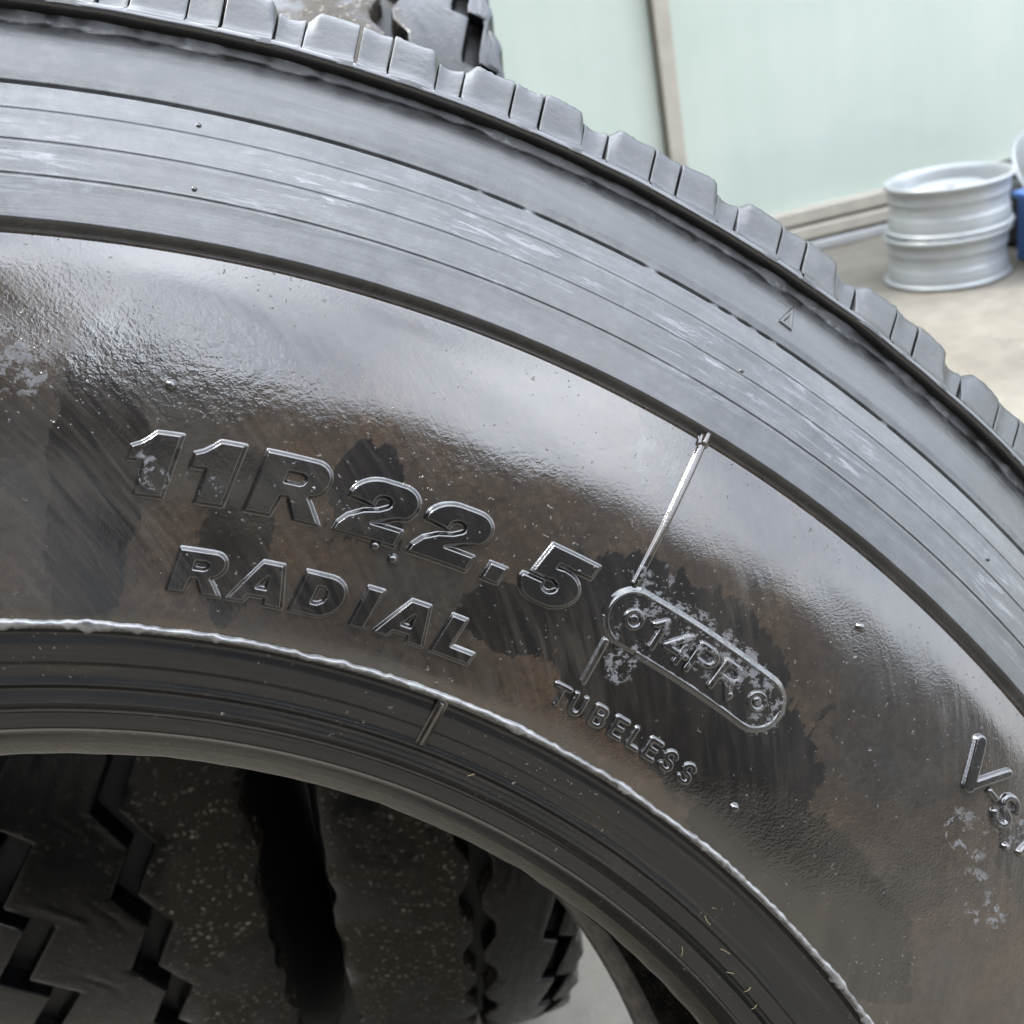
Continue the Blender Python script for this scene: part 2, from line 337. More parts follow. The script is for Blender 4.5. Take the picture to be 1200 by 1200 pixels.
# ------------------------------------------------------------------ unseen building added behind the viewer to darken reflections in the wet rubber
WK = R_(27.0)                              # its face looks along the line from behind-left to the tyre
wmat = Matrix.Translation((-.2 - 5.2 * math.sin(WK), .1 - 5.2 * math.cos(WK), 0)) @ Matrix.Rotation(-WK, 4, 'Z')
wk = empty('reflection_building', wmat, label='unseen brown and grey building added for its dark reflection in the tyre', category='building')
HB = 5.9
part('wall', box_mesh('added_wall', 23, 6, 10.2, M_BRN, .01), wk, (-6.9, -3.0, 5.1))  # raised block stands in for the viewer's dark reflection
part('wall', box_mesh('added_wall1', 2.494, 6, HB, M_BRN, .01), wk, (5.85, -3.006, HB / 2))
part('roof', box_mesh('added_roof2', 23.4, 6.5, .18, M_ROOF, .02), wk, (-6.9, -3.0, 10.292))
part('wall', box_mesh('added_wall2', 50, 6, HB, M_GRYW, .01), wk, (32.105, -3.003, HB / 2))
part('roof', box_mesh('added_roof', 52.6, 6.4, .18, M_ROOF, .02), wk, (30.92, -3.12, HB + .092))
sh = box_mesh('shutter', 3.4, .06, 3.6, M_GRY, .01)
for x in (-12, -7, 1.5): part('shutter', sh, wk, (x, .02, 1.8))  # shutters of the added unseen building
wi = box_mesh('window', 1.6, .06, 1.0, M_DKB, .01)
for x in (-9.6, 4.4): part('window', wi, wk, (x, .017, 3.2))  # windows of the added unseen building

# ------------------------------------------------------------------ steel wheels
WP = [(.203, .004), (.2085, .007), (.2085, .0125), (.2010, .0155), (.1985, .0165), (.1985, .029), (.1992, .032), (.1985, .036), (.1965, .046), (.1955, .060), (.1915, .067), (.1910, .096),
      (.1945, .107), (.1968, .1125), (.1968, .116), (.1962, .118), (.1962, .139), (.1985, .1415), (.1985, .149), (.2060, .1525), (.2100, .157), (.2100, .166), (.205, .170),
      (.199, .168), (.194, .160), (.190, .148), (.186, .124), (.182, .110), (.182, .080), (.188, .058), (.192, .030), (.197, .010)]
WP = [(a * .885, b * .90) for a, b in WP]
def crease(p, e=.0012):
    o = []
    for i, q in enumerate(p):
        q = np.array(q)
        for nb in (p[i - 1], p[(i + 1) % len(p)]):
            d = np.array(nb) - q; L = np.hypot(*d); o.append(tuple(q + d / L * min(e, L * .3)))
    return o
WP = crease(WP, .0007)
rimm = lathe('rim', WP + [WP[0]], M_SIL, 160)
DP = [(.034, .108), (.036, .116), (.060, .117), (.085, .121), (.100, .133), (.112, .137), (.126, .130), (.150, .117), (.1742, .108), (.1742, .102), (.150, .110), (.126, .123), (.112, .130), (.100, .126), (.085, .114), (.060, .110), (.034, .108)]
DP = [(a * .885, b * .90) for a, b in DP]
dism = lathe('disc', DP, M_SIL, 96)
nutm = lathe('bolt_hole', [(.001, .001), (.011, .001), (.0125, .0035), (.010, .0042), (.0085, .0015), (.001, .0012)], M_BLK, 16)
def wheel(x, y, z, rz, label, tilt=(0, 0)):
    e = empty('steel_wheel', Matrix.Translation((x, y, z)) @ Matrix.Rotation(rz, 4, 'Z') @ Matrix.Rotation(tilt[0], 4, 'X'), label=label, category='wheel', group='silver steel wheels by the shop front')
    part('rim', rimm, e); part('disc', dism, e)
    for k in range(6):
        a = k * math.pi / 3; part('bolt_hole', nutm, e, (.055 * math.cos(a), .055 * math.sin(a), .105))
    return e
wheel(1.497, 3.115, .0, .3, 'silver steel wheel lying flat on the concrete, under another wheel')
wheel(1.503, 3.115, .1535, 1.0, 'silver steel wheel lying on top of another wheel, disc facing up')
wheel(1.965, 3.32, .185, .5, 'silver steel wheel propped up on the black tyre beside the stacked wheels', (R_(50), 0))

# ------------------------------------------------------------------ blue crate and spare tyres at the right edge
cr_ = empty('plastic_crate', Matrix.Translation((1.955, 2.98, 0)) @ Matrix.Rotation(.12, 4, 'Z') @ Matrix.Diagonal((1, 1, .78, 1)), label='blue plastic crate standing beside the stacked silver wheels', category='crate')
part('side_panel', box_mesh('cp', .44, .012, .25, M_BLU, .003), cr_, (0, -.15, .135)); part('side_panel', box_mesh('cp2', .44, .012, .25, M_BLU, .003), cr_, (0, .15, .135))
part('end_panel', box_mesh('ce', .012, .286, .25, M_BLU, .003), cr_, (-.213, 0, .135)); part('end_panel', box_mesh('ce2', .012, .286, .25, M_BLU, .003), cr_, (.213, 0, .135))
part('floor_panel', box_mesh('cf', .41, .284, .01, M_BLU, .002), cr_, (0, 0, .016))
part('rim', box_mesh('cr', .47, .022, .022, M_BLU, .005), cr_, (0, -.158, .268)); part('rim', box_mesh('cr2', .47, .022, .022, M_BLU, .005), cr_, (0, .158, .268))
part('rim', box_mesh('cr3', .022, .292, .022, M_BLU, .005), cr_, (-.226, 0, .268)); part('rim', box_mesh('cr4', .022, .292, .022, M_BLU, .005), cr_, (.226, 0, .268))
for x in (-.15, -.05, .05, .15): part('stiffener', box_mesh('cs', .014, .012, .22, M_BLU, .003), cr_, (x, -.160, .13))
ct = [(.20, .02), (.235, .0), (.29, .0), (.315, .02), (.322, .05), (.322, .15), (.315, .18), (.29, .2), (.235, .2), (.20, .18), (.205, .165), (.23, .17), (.28, .165), (.30, .14), (.30, .06), (.28, .035), (.23, .03), (.205, .035), (.20, .02)]
tyrem = lathe('casing', ct, M_BLK, 96)
e = empty('car_tyre', Matrix.Translation((2.07, 3.40, .0005)), category='tyre', label='black car tyre lying on the concrete behind the blue crate')
part('casing', tyrem, e)

# ================================================================== the big truck tyre
RT = np.array([[0.94565, 0.18413, 0.26805], [0.14674, 0.49398, -0.85700], [-0.29021, 0.84975, 0.44011]])   # tyre axes in the world (x, up in plane, axis)
TC = np.array([-0.23824, 0.19714, 0.51543])
PR = np.array([.2835, .289, .298, .3075, .318, .324, .345, .37, .40, .42, .432, .45, .475, .49, .505])
PZ = np.array([.090, .0975, .1082, .1135, .121, .1245, .1295, .1335, .136, .1355, .134, .131, .1225, .1155, .107])
def pchip(x, X, Y):
    h = np.diff(X); d = np.diff(Y) / h; m = np.zeros_like(Y); m[0], m[-1] = d[0], d[-1]
    for i in range(1, len(X) - 1):
        if d[i - 1] * d[i] > 0:
            w1, w2 = 2 * h[i] + h[i - 1], h[i] + 2 * h[i - 1]; m[i] = (w1 + w2) / (w1 / d[i - 1] + w2 / d[i])
    i = np.clip(np.searchsorted(X, x) - 1, 0, len(h) - 1); t = (x - X[i]) / h[i]
    return Y[i] * (2 * t**3 - 3 * t**2 + 1) + m[i] * h[i] * (t**3 - 2 * t**2 + t) + Y[i + 1] * (-2 * t**3 + 3 * t**2) + m[i + 1] * h[i] * (t**3 - t**2)
def zp(r): return pchip(r, PR, PZ)
_tr = np.arange(.2700, .5250, .00005)
_tz = zp(np.clip(_tr, .2835, .505)) + np.where(_tr > .505, (_tr - .505) * -.62, 0) + np.where(_tr < .2835, (_tr - .2835) * 1.8, 0)
_kk = np.exp(-(np.arange(-240, 241) / 100.0) ** 2); _kk /= _kk.sum()
_tp = np.convolve(np.r_[_tz[0] + (np.arange(-240, 0)) * (_tz[1] - _tz[0]), _tz, _tz[-1] + np.arange(1, 241) * (_tz[-1] - _tz[-2])], _kk, 'valid')
_ts = np.gradient(_tp, _tr)
def zs(r): return np.interp(r, _tr, _tp)               # profile smoothed so that reflections run without kinks
def zsl(r): return np.interp(r, _tr, _ts)
def surf(th, r, h):
    """point of the sidewall at angle th (clockwise from the top), radius r, raised h along the surface normal"""
    z = zs(r); dz = zsl(r); k = 1 / np.sqrt(1 + dz * dz)
    rr = r - h * dz * k; zz = z + h * k
    return np.stack([rr * np.sin(th), rr * np.cos(th), zz + 0 * th], -1)
base_w = TC + RT @ np.array([0, 0, -.10]); 
lowdir = np.array([0, 0, -1.0]) - RT[:, 2] * (-RT[2, 2]); lowdir /= np.linalg.norm(lowdir)
base_w = TC - RT[:, 2] * .095 + lowdir * .525; base_w[2] = 0.0
mwT = Matrix(((*RT[0], base_w[0]), (*RT[1], base_w[1]), (*RT[2], base_w[2]), (0, 0, 0, 1)))
tyre = empty('truck_tyre', mwT, label='large wet black truck tyre marked 11R22.5 RADIAL TUBELESS, leaning in front', category='tyre')
OFF = Vector(RT.T @ (TC - base_w))
def tpart(name, me, parent=None, rot=0.0, **k):
    o = obj(name, me, parent or tyre, **k)
    if parent is None: o.location = OFF; o.rotation_euler = (0, 0, -rot)
    return o
def thetas(step=.16, lo=-10, hi=64, coarse=1.2):
    a = np.arange(lo, hi, step); b = np.linspace(hi, 360 + lo, int((360 + lo - hi) / coarse) + 1)[:-1]
    return np.radians(np.concatenate([a, b]))
def ring(name, th, r, H, mat):
    TH, RR = np.meshgrid(th, r, indexing='ij')
    P = surf(TH.ravel(), RR.ravel(), H.ravel()); uv = np.c_[(TH.ravel()) * UV0, RR.ravel()]
    return mesh_from(name, P, grid_faces(len(th), len(r), wrap=True, flip=True), mat, True, uv)
def sstep(x, a, b):
    t = np.clip((x - a) / (b - a), 0, 1); return t * t * (3 - 2 * t)
def smooth_noise(n, k, seed):
    g = np.random.default_rng(seed).standard_normal(n); kern = np.hanning(k); kern /= kern.sum() ** .5 * 1.0
    v = np.convolve(np.r_[g[-k:], g, g[:k]], kern, 'same')[k:-k]; return v / (v.std() + 1e-9)

th = thetas()
TD = np.degrees(th); TD = np.where(TD > 180, TD - 360, TD)
# --- sidewall panel (writing zone)
r = np.concatenate([np.arange(.3225, .330, .0005), np.arange(.330, .424, .0011), np.arange(.424, .4308, .0003)]); r = r[np.r_[True, np.diff(r) > 1.5e-4]]
TH, RR = np.meshgrid(th, r, indexing='ij')
H = np.zeros_like(RR)
H += .00006 * np.sin(TH * 37 + 3 * np.sin(RR * 60)) * np.sin(RR * 190)   # moulding unevenness
H -= .0004 * sstep(RR, .4288, .4304)
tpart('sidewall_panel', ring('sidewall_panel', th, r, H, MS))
# --- grey outer band with its fine grooves
r = np.concatenate([np.arange(.4303, .436, .0003), np.arange(.436, .498, .00032), np.arange(.498, .5052, .0003)]); r = r[np.r_[True, np.diff(r) > 1.5e-4]]
TH, RR = np.meshgrid(th, r, indexing='ij')
H = .0032 * sstep(RR, .4305, .4324) - .0004 * (1 - sstep(RR, .4304, .4312)) - .00002
for rg, d, wd in ((.4450, .0006, .00034), (.4555, .0006, .00034), (.4658, .0006, .00034)):
    H -= d * np.exp(-((RR - rg) / wd) ** 2); H += .00025 * sstep(RR, rg + .0012, rg) * sstep(RR, rg - .004, rg)
seg = np.ones_like(RR)
for g0 in (17.05, 19.0, 19.15, 24.35, 24.5, 27.4, 28.3, 29.3, 30.3, 36.2):
    seg *= 1 - np.exp(-((np.degrees(TH) - g0) / .12) ** 2)
H -= seg * .0011 * np.exp(-((RR - .4752) / .00045) ** 2)
H += .0006 * sstep(RR, .4754, .4790)
rag = (.0003 * smooth_noise(len(th), 5, 31) + .0005 * smooth_noise(len(th), 15, 32))[:, None]
H += .0042 * sstep(RR, .4985 + rag, .5046)                                      # rises under the tread lip
tpart('shoulder_band', ring('shoulder_band', th, r, H, MB))
# --- bead zone
r = np.concatenate([np.arange(.2885, .3235, .0006)])
TH, RR = np.meshgrid(th, r, indexing='ij')
H = .0009 * np.exp(-((RR - .3072) / .0007) ** 2) - .0012 * np.exp(-((RR - .3200) / .0018) ** 2) - .0008 * np.exp(-((RR - .2975) / .0014) ** 2) + .0006 * np.exp(-((RR - .3015) / .0008) ** 2) + .0006 * np.exp(-((RR - .2938) / .0009) ** 2) - .0006 * np.exp(-((RR - .3048) / .0010) ** 2) + .0004 * np.exp(-((RR - .3135) / .0014) ** 2)
H -= .0022 * sstep(RR, .3225, .3205) * sstep(RR, .3060, .3075)*.4
tpart('bead', ring('bead', th, r, H, MBD))
def prof_ring(name, prof, mat, n=360, jit=0, parent=None, lo=-10, hi=64):
    p = np.array(prof, float); t = thetas(.4, lo, hi, 2.0)
    rr = p[None, :, 0] + (smooth_noise(len(t), 9, 3)[:, None] * jit if jit else 0) + 0 * t[:, None]
    V = np.stack([rr * np.sin(t)[:, None], rr * np.cos(t)[:, None], np.tile(p[:, 1], (len(t), 1))], -1).reshape(-1, 3)
    uv = np.stack([np.repeat(t * UV0, len(p)), rr.ravel()], -1)
    return mesh_from(name, V, grid_faces(len(t), len(p), wrap=True, flip=True), mat, True, uv)
zb = float(zs(np.array([.2888]))[0])
tpart('bead_lip', prof_ring('bead_lip', [(.2890, zb), (.2868, zb - .0034), (.2850, zb - .0062), (.2842, zb - .0078), (.2840, zb - .0090)], M_LIP, jit=.00012))
tpart('inner_liner', prof_ring('inner_liner', [(.2840, zb - .0088), (.2842, zb - .0125), (.2848, zb - .0185), (.2878, zb - .026), (.293, zb - .033), (.305, .062), (.33, .092), (.37, .112), (.42, .116), (.46, .106), (.49, .085), (.503, .05), (.506, 0), (.503, -.05), (.49, -.085), (.46, -.106), (.42, -.116), (.37, -.112), (.33, -.092), (.305, -.072), (.2915, -.066)], M_LIN))
RS = np.linspace(.2888, .503, 50)
tpart('bead_lip', prof_ring('rear_lip', [(.2915, -.066), (.2850, -.074), (.2835, -.086), (.2850, -.093), (.2888, -zb)], M_LIN))
tpart('sidewall_panel', prof_ring('rear_wall', [(a, -b) for a, b in zip(RS, zs(RS))], M_BLK))
# tread crown: two edge rings, and ribs between
tpart('tread_crown', prof_ring('tread_crown', [(.512, .098), (.5165, .088), (.5165, -.088), (.510, -.104), (.503, float(-zs(np.array([.503]))[0]))], M_BLK))
for a, b in ((-.092, -.050), (-.040, -.012), (-.002, .030), (.040, .070)):
    tpart('tread_rib', prof_ring('tread_rib', [(.5160, a), (.5305, a + .002), (.5315, a + .006), (.5315, b - .006), (.5305, b - .002), (.5160, b)], MK))
# --- moulded lip under the blocks
lipz = float(zs(np.array([.5035]))[0]) + .0040
tpart('shoulder_lip', prof_ring('shoulder_lip', [(.5036, lipz - .003), (.5042, lipz + .0034), (.5049, lipz + .0050), (.5058, lipz + .0059), (.5070, lipz + .0060), (.5086, lipz + .0040), (.5105, lipz + .0002), (.512, lipz - .006)], M_LIPD, jit=.00012))
# --- shoulder blocks
def block_mesh(name, deg0, deg1, rtop, sunk, seed, ramp=(0, 0)):
    """one shoulder block between two angles; sunk > 0 is the floor of a notch"""
    g = np.random.default_rng(seed)
    base = np.array([(.5058, lipz + .0058), (.5069, lipz + .0058), (.5084, lipz + .0046), (.5100, lipz + .0026), (.5118, lipz + .0008), (.5150, lipz - .0008), (.5195, lipz - .0028), (.5240, lipz - .0048),
                     (.5275, lipz - .0068), (.5300, lipz - .0098), (.5313, lipz - .0140), (.5316, lipz - .0200), (.5316, lipz - .038)])
    p = base.copy(); p[:, 0] = np.where(p[:, 0] > .5115, .5115 + (p[:, 0] - .5115) * (rtop - .5115) / (.5316 - .5115), p[:, 0])
    p[:, 1] -= sunk * sstep(p[:, 0], .5085, .5125)
    # finer resample
    s = np.r_[0, np.cumsum(np.hypot(*np.diff(p, axis=0).T))]; q = np.linspace(0, s[-1], 40)
    p = np.c_[pchip(q, s, p[:, 0]), pchip(q, s, p[:, 1])]
    half = np.radians((deg1 - deg0) / 2)
    e = .00045 / .52; 
    u = np.r_[-half, -half, -half + e * .25, -half + e, np.linspace(-half + 2.2 * e, half - 2.2 * e, 15), half - e, half - e * .25, half, half]
    dep = np.r_[.006, .0006, .0002, .0, np.zeros(15), .0, .0002, .0006, .006]
    U, K = np.meshgrid(u, np.arange(len(p)), indexing='ij'); D = np.repeat(dep[:, None], len(p), 1)
    rr = p[K, 0].copy(); zz = p[K, 1].copy()
    fade = sstep(p[K, 0], .5095, .5130)
    dz = np.gradient(p[:, 1]); dr = np.gradient(p[:, 0]); nl = np.hypot(dz, dr); nr, nz = (-dz / nl)[K], (dr / nl)[K]
    lump = .0005 * np.sin(U / half * 2.1 + g.uniform(0, 6)) * np.sin(K / 40 * 4 + g.uniform(0, 6))
    edge = sstep(p[K, 0], .5255, .5305) * g.normal(0, .00012, U.shape)
    A = lump - D * fade + edge
    up_ = sstep(p[K, 0], .5110, .5300)
    if ramp[0]: q_ = 1 - sstep(U + half, 0, ramp[0] / .52); rr -= .0030 * q_ * up_; zz -= .0022 * q_ * up_
    if ramp[1]: q_ = 1 - sstep(half - U, 0, ramp[1] / .52); rr -= .0026 * q_ ** 2 * up_; zz -= .0016 * q_ * up_
    if sunk > .002: zz += .0004 * np.abs(U / half) ** 3 * up_; rr += .0004 * np.abs(U / half) ** 3 * up_
    rr += nr * A; zz += nz * A
    slant = (rr - .507) * .30 / .52                                   # blocks lean a little round the tyre
    P = np.stack([rr * np.sin(U + slant * 0), rr * np.cos(U), zz], -1).reshape(-1, 3)
    return mesh_from(name, P, grid_faces(len(u), len(p), flip=True), MK)
NP = 61; per = 360 / NP
kinds = [[block_mesh('shoulder_block', 1.10, 3.02 - .07, .5316, 0, 10 + s, (.0040, 0)) for s in range(4)],
         [block_mesh('shoulder_block', 3.02, 4.20 - .07, .5312, .0003, 30 + s) for s in range(3)],
         [block_mesh('shoulder_block', 4.20, per + .03, .5316, 0, 50 + s, (0, .0028)) for s in range(4)],
         [block_mesh('block_notch', 0.06, 1.03, .5284, .0026, 70 + s) for s in range(3)]]
cent = [(1.10 + 2.95) / 2, (3.02 + 4.13) / 2, (4.20 + per + .03) / 2, .56]
for i in range(NP):
    for k in range(4):
        a = 8.55 + per * (i - 2) + cent[k] + (random.uniform(-.02, .02))
        tpart('block_notch' if k == 3 else 'shoulder_block', random.choice(kinds[k]), rot=R_(a))
# --- rim rib (moulding line, its highlight painted pale) with ragged flash
t = thetas(.08, -10, 64, 1.0); q = 11
jag = .00025 * smooth_noise(len(t), 9, 5) + .00022 * smooth_noise(len(t), 41, 6)
mid = .3240 + .00012 * smooth_noise(len(t), 61, 8); hw = np.clip(.00085 + .5 * jag, .0003, .002)
a = np.linspace(-1, 1, q)
TH = np.repeat(t[:, None], q, 1); RR = mid[:, None] + a[None] * hw[:, None] - np.maximum(0, -a[None]) * np.abs(jag[:, None]) * 1.6
HH = -.0003 + .0016 * np.sqrt(np.clip(1 - a * a, 0, 1))[None] * (1 + .25 * smooth_noise(len(t), 15, 9)[:, None] * .4)
tpart('rim_rib', mesh_from('rim_rib', surf(TH.ravel(), RR.ravel(), HH.ravel()), grid_faces(len(t), q, wrap=True, flip=True), M_RIB, True, np.c_[TH.ravel() * UV0, RR.ravel()]))

# --- raised writing: every character a moulded relief on the sidewall
def poly_sdf(px, py, polys):
    d = np.full(px.shape, 1e9); ins = np.zeros(px.shape, bool)
    for P in polys:
        P = np.asarray(P, float); Q = np.roll(P, -1, 0)
        for (ax, ay), (bx, by) in zip(P, Q):
            ex, ey = bx - ax, by - ay; L2 = ex * ex + ey * ey + 1e-15
            tt = np.clip(((px - ax) * ex + (py - ay) * ey) / L2, 0, 1)
            d = np.minimum(d, np.hypot(px - ax - tt * ex, py - ay - tt * ey))
            if by != ay:
                c = ((ay > py) != (by > py)) & (px < (bx - ax) * (py - ay) / (by - ay) + ax); ins ^= c
    return np.where(ins, -d, d)
def line_sdf(px, py, lines, hw):
    d = np.full(px.shape, 1e9)
    for P in lines:
        P = np.asarray(P, float)
        if len(P) == 1: d = np.minimum(d, np.hypot(px - P[0, 0], py - P[0, 1])); continue
        for (ax, ay), (bx, by) in zip(P[:-1], P[1:]):
            ex, ey = bx - ax, by - ay; tt = np.clip(((px - ax) * ex + (py - ay) * ey) / (ex * ex + ey * ey + 1e-15), 0, 1)
            d = np.minimum(d, np.hypot(px - ax - tt * ex, py - ay - tt * ey))
    return d - hw
def arc(cx, cy, rx, ry, a0, a1, n=10):
    a = np.radians(np.linspace(a0, a1, n)); return [(cx + rx * math.cos(k), cy + ry * math.sin(k)) for k in a]
def relief(name, sdf, th0, r0, ext, height, edge=.00075, step=.00022, base=0.0, mat=None, parent=None, round_=False, rot=0.0):
    """sdf(x, y) in metres; x runs clockwise along the circle of radius r0 from th0, y outward; ext = (x0, x1, y0, y1)"""
    x = np.arange(ext[0] - .0016, ext[1] + .0016, step); y = np.arange(ext[2] - .0016, ext[3] + .0016, step)
    X, Y = np.meshgrid(x, y, indexing='ij'); D = sdf(X, Y)
    q_ = np.clip((-D + .00015) / edge, 0, 1); h = np.where(q_ < .12, q_ * q_ / .24, np.where(q_ > .86, 1 - (1 - q_) ** 2 / .28, 0)); h = np.where((q_ >= .12) & (q_ <= .86), .06 + (q_ - .12) * (.93 - .06) / .74, h)
    if round_: h = np.sqrt(np.clip(1 - np.clip(1 - (-D + .0003) / edge, 0, 1) ** 2, 0, 1))
    Hh = base + height * h + .00003 - np.where(D > .0003, (D - .0003) * .5, 0)
    P = surf((th0 + X / r0).ravel(), (r0 + Y).ravel(), Hh.ravel())
    F = grid_faces(len(x), len(y), flip=True); keep = (D.ravel()[F] < .0011).any(1); F = F[keep]
    u, inv = np.unique(F, return_inverse=True); F = inv.reshape(F.shape)
    uv = np.c_[(th0 + X / r0).ravel() * UV0, (r0 + Y).ravel()]
    return tpart(name, mesh_from(name, P[u], F, mat or ML, True, uv[u]), parent)
GL = {}
GL['1'] = [[(0, 0), (.42, 0), (.42, 1), (.06, 1), (-.02, .90), (-.12, .81), (-.24, .75), (-.24, .54), (0, .54)]]
GL['R'] = [[(0, 0), (0, 1), (.72, 1)] + arc(.76, .69, .33, .31, 80, -50, 12) + [(.86, .40), (1.20, 0), (.79, 0), (.56, .34), (.44, .34), (.40, 0)],
           [(.42, .57), (.42, .75), (.64, .75), (.70, .72), (.72, .66), (.70, .60), (.64, .57)]]
GL['2'] = [[(-.02, 0), (1.02, 0), (1.02, .27), (.50, .27), (.66, .35), (.86, .45)] + arc(.72, .68, .36, .32, -40, 90, 12) + arc(.42, .66, .44, .34, 95, 176, 10) +
           [(-.01, .60), (.40, .56)] + arc(.53, .64, .13, .10, 195, -35, 10) + [(.52, .50), (.30, .43), (.10, .30), (.0, .14)]]
GL['5'] = [[(.10, .43), (.14, 1), (1.02, 1), (1.02, .74), (.44, .74), (.43, .66), (.56, .68)] + arc(.56, .33, .46, .35, 75, -80, 14) + arc(.42, .32, .44, .34, -90, -176, 8) +
           [(-.01, .35), (.37, .35)] + arc(.50, .33, .13, .11, 180, 400, 10) + [(.48, .45), (.40, .43)]]
GL['.'] = [[(0, 0), (.30, 0), (.30, .30), (0, .30)]]
GL['A'] = [[(0, 0), (.46, 1), (.92, 1), (1.27, 0), (.85, 0), (.81, .17), (.43, .17), (.36, 0)], [(.53, .38), (.76, .38), (.70, .68)]]
GL['D'] = [[(0, 0), (0, 1), (.55, 1)] + arc(.58, .5, .52, .5, 85, -85, 14) + [(.55, 0)], [(.40, .30), (.40, .70), (.53, .70), (.64, .62), (.67, .5), (.64, .38), (.53, .30)]]
GL['I'] = [[(0, 0), (.38, 0), (.38, 1), (0, 1)]]
GL['L'] = [[(0, 0), (1.0, 0), (1.0, .28), (.38, .28), (.38, 1), (0, 1)]]
def solid_char(ch, deg, r0, cap, shear, height, wx=1.0, edge=.00105, fat=.0004):
    polys = [np.array([((x * wx + y * shear) * cap, y * cap) for x, y in P]) for P in GL[ch]]
    A = np.concatenate(polys); ext = (A[:, 0].min(), A[:, 0].max(), A[:, 1].min(), A[:, 1].max())
    relief('raised_letter' if ch.isalpha() else ('raised_point' if ch == '.' else 'raised_digit'), lambda X, Y: poly_sdf(X, Y, polys) - fat, R_(deg), r0, ext, height, edge)
for ch, d in (('1', 6.08), ('1', 8.66), ('R', 10.80), ('2', 14.86), ('2', 18.42), ('.', 22.10), ('5', 23.72)):
    solid_char(ch, d, .3603, .0176, .19, .0017)
for ch, d in (('R', 7.96), ('A', 10.78), ('D', 13.78), ('I', 16.78), ('A', 18.03), ('L', 21.10)):
    solid_char(ch, d, .3352, .0121, .20, .0014, edge=.0009, fat=.0003)
ST = {'T': [[(-.05, 1), (.75, 1)], [(.35, 1), (.35, 0)]],
      'U': [[(0, 1), (0, .3)] + arc(.3, .3, .3, .3, 180, 360, 9) + [(.6, 1)]],
      'B': [[(0, 0), (0, 1), (.35, 1)] + arc(.36, .77, .24, .23, 90, -90, 8) + [(0, .54)], [(.36, .54)] + arc(.38, .27, .26, .27, 90, -90, 8) + [(0, 0)]],
      'E': [[(.62, 0), (0, 0), (0, 1), (.62, 1)], [(0, .52), (.52, .52)]],
      'L': [[(0, 1), (0, 0), (.58, 0)]],
      'S': [arc(.32, .74, .29, .26, 20, 270, 10) + arc(.32, .24, .31, .25, 90, -160, 10)],
      '1': [[(-.16, .72), (.12, 1), (.12, 0)]],
      '4': [[(.62, 0), (.62, 1), (0, .30), (.82, .30)]],
      'P': [[(0, 0), (0, 1), (.4, 1)] + arc(.42, .73, .30, .27, 90, -90, 9) + [(0, .46)]],
      'R': [[(0, 0), (0, 1), (.4, 1)] + arc(.42, .74, .30, .26, 90, -90, 9) + [(0, .48)], [(.36, .48), (.74, 0)]],
      'V': [[(-.05, 1), (.30, 0)]], '-': [[(0, .42), (.46, .42)]]}
def stroke_char(ch, deg, r0, cap, hw, height, shear=0, base=0.0, edge=None):
    lines = [[((x + y * shear) * cap, y * cap) for x, y in P] for P in ST[ch]]
    A = np.concatenate([np.array(l) for l in lines]); ext = (A[:, 0].min() - hw, A[:, 0].max() + hw, A[:, 1].min() - hw, A[:, 1].max() + hw)
    relief('raised_letter' if ch.isalpha() else ('raised_hyphen' if ch == '-' else 'raised_digit'), lambda X, Y: line_sdf(X, Y, lines, hw), R_(deg), r0, ext, height, edge or hw, base=base, round_=True)
for ch, d in (('T', 27.98), ('U', 29.10), ('B', 30.42), ('E', 31.66), ('L', 32.84), ('E', 33.86), ('S', 34.95), ('S', 36.18)):
    stroke_char(ch, d, .3353, .0056, .00072, .0010)
# ply rating badge: a capsule-shaped plate with a rounded border, two ringed dots and four characters
pr0 = .3688; a0, a1 = 29.72, 37.30
LX = R_(a1 - a0) * pr0
def badge(X, Y):
    return line_sdf(X, Y, [[(0, 0), (LX, 0)]], .0090)
plate = relief('ply_badge', badge, R_(a0), pr0, (-.009, LX + .009, -.009, .009), .0007, .0010, mat=MS)
def badge_edge(X, Y):
    cut = np.where((X < .006) & (Y < -.003) & (X > -.002), .002, 0)
    return np.abs(badge(X, Y) + .0008) - .0005 + cut
relief('badge_border', badge_edge, R_(a0), pr0, (-.009, LX + .009, -.009, .009), .0006, .0005, base=.0006)
for a in (29.75, 37.26):
    relief('ringed_dot', lambda X, Y: np.minimum(np.abs(np.hypot(X, Y) - .0026) - .0006, np.hypot(X, Y) - .0013), R_(a), pr0, (-.0035, .0035, -.0035, .0035), .0009, .0007, base=.0007, round_=True)
for ch, d in (('1', 31.00), ('4', 31.72), ('P', 33.26), ('R', 34.78)):
    stroke_char(ch, d, .3642, .0091, .00105, .0013, .06, base=.0007)
relief('vent_nub', lambda X, Y: np.hypot(X, Y) - .0013, R_(35.85), .3650, (-.0015, .0015, -.0015, .0015), .0014, .0011, base=.0007, round_=True)
# second marking at the right edge
Vl = [((-.0046, .0135), (.0020, .0), .0022), ((.0022, .0), (.0098, .0138), .0015)]
relief('raised_letter', lambda X, Y: np.minimum(line_sdf(X, Y, [Vl[0][:2]], Vl[0][2]), line_sdf(X, Y, [Vl[1][:2]], Vl[1][2])), R_(48.2), .3965, (-.007, .0115, -.002, .0155), .0017, .0010, round_=True)
stroke_char('-', 49.47, .3980, .0072, .0010, .0014, 0)
stroke_char('S', 50.30, .3962, .0100, .00115, .0015, 0)
stroke_char('T', 52.2, .3962, .0100, .00115, .0015, 0)
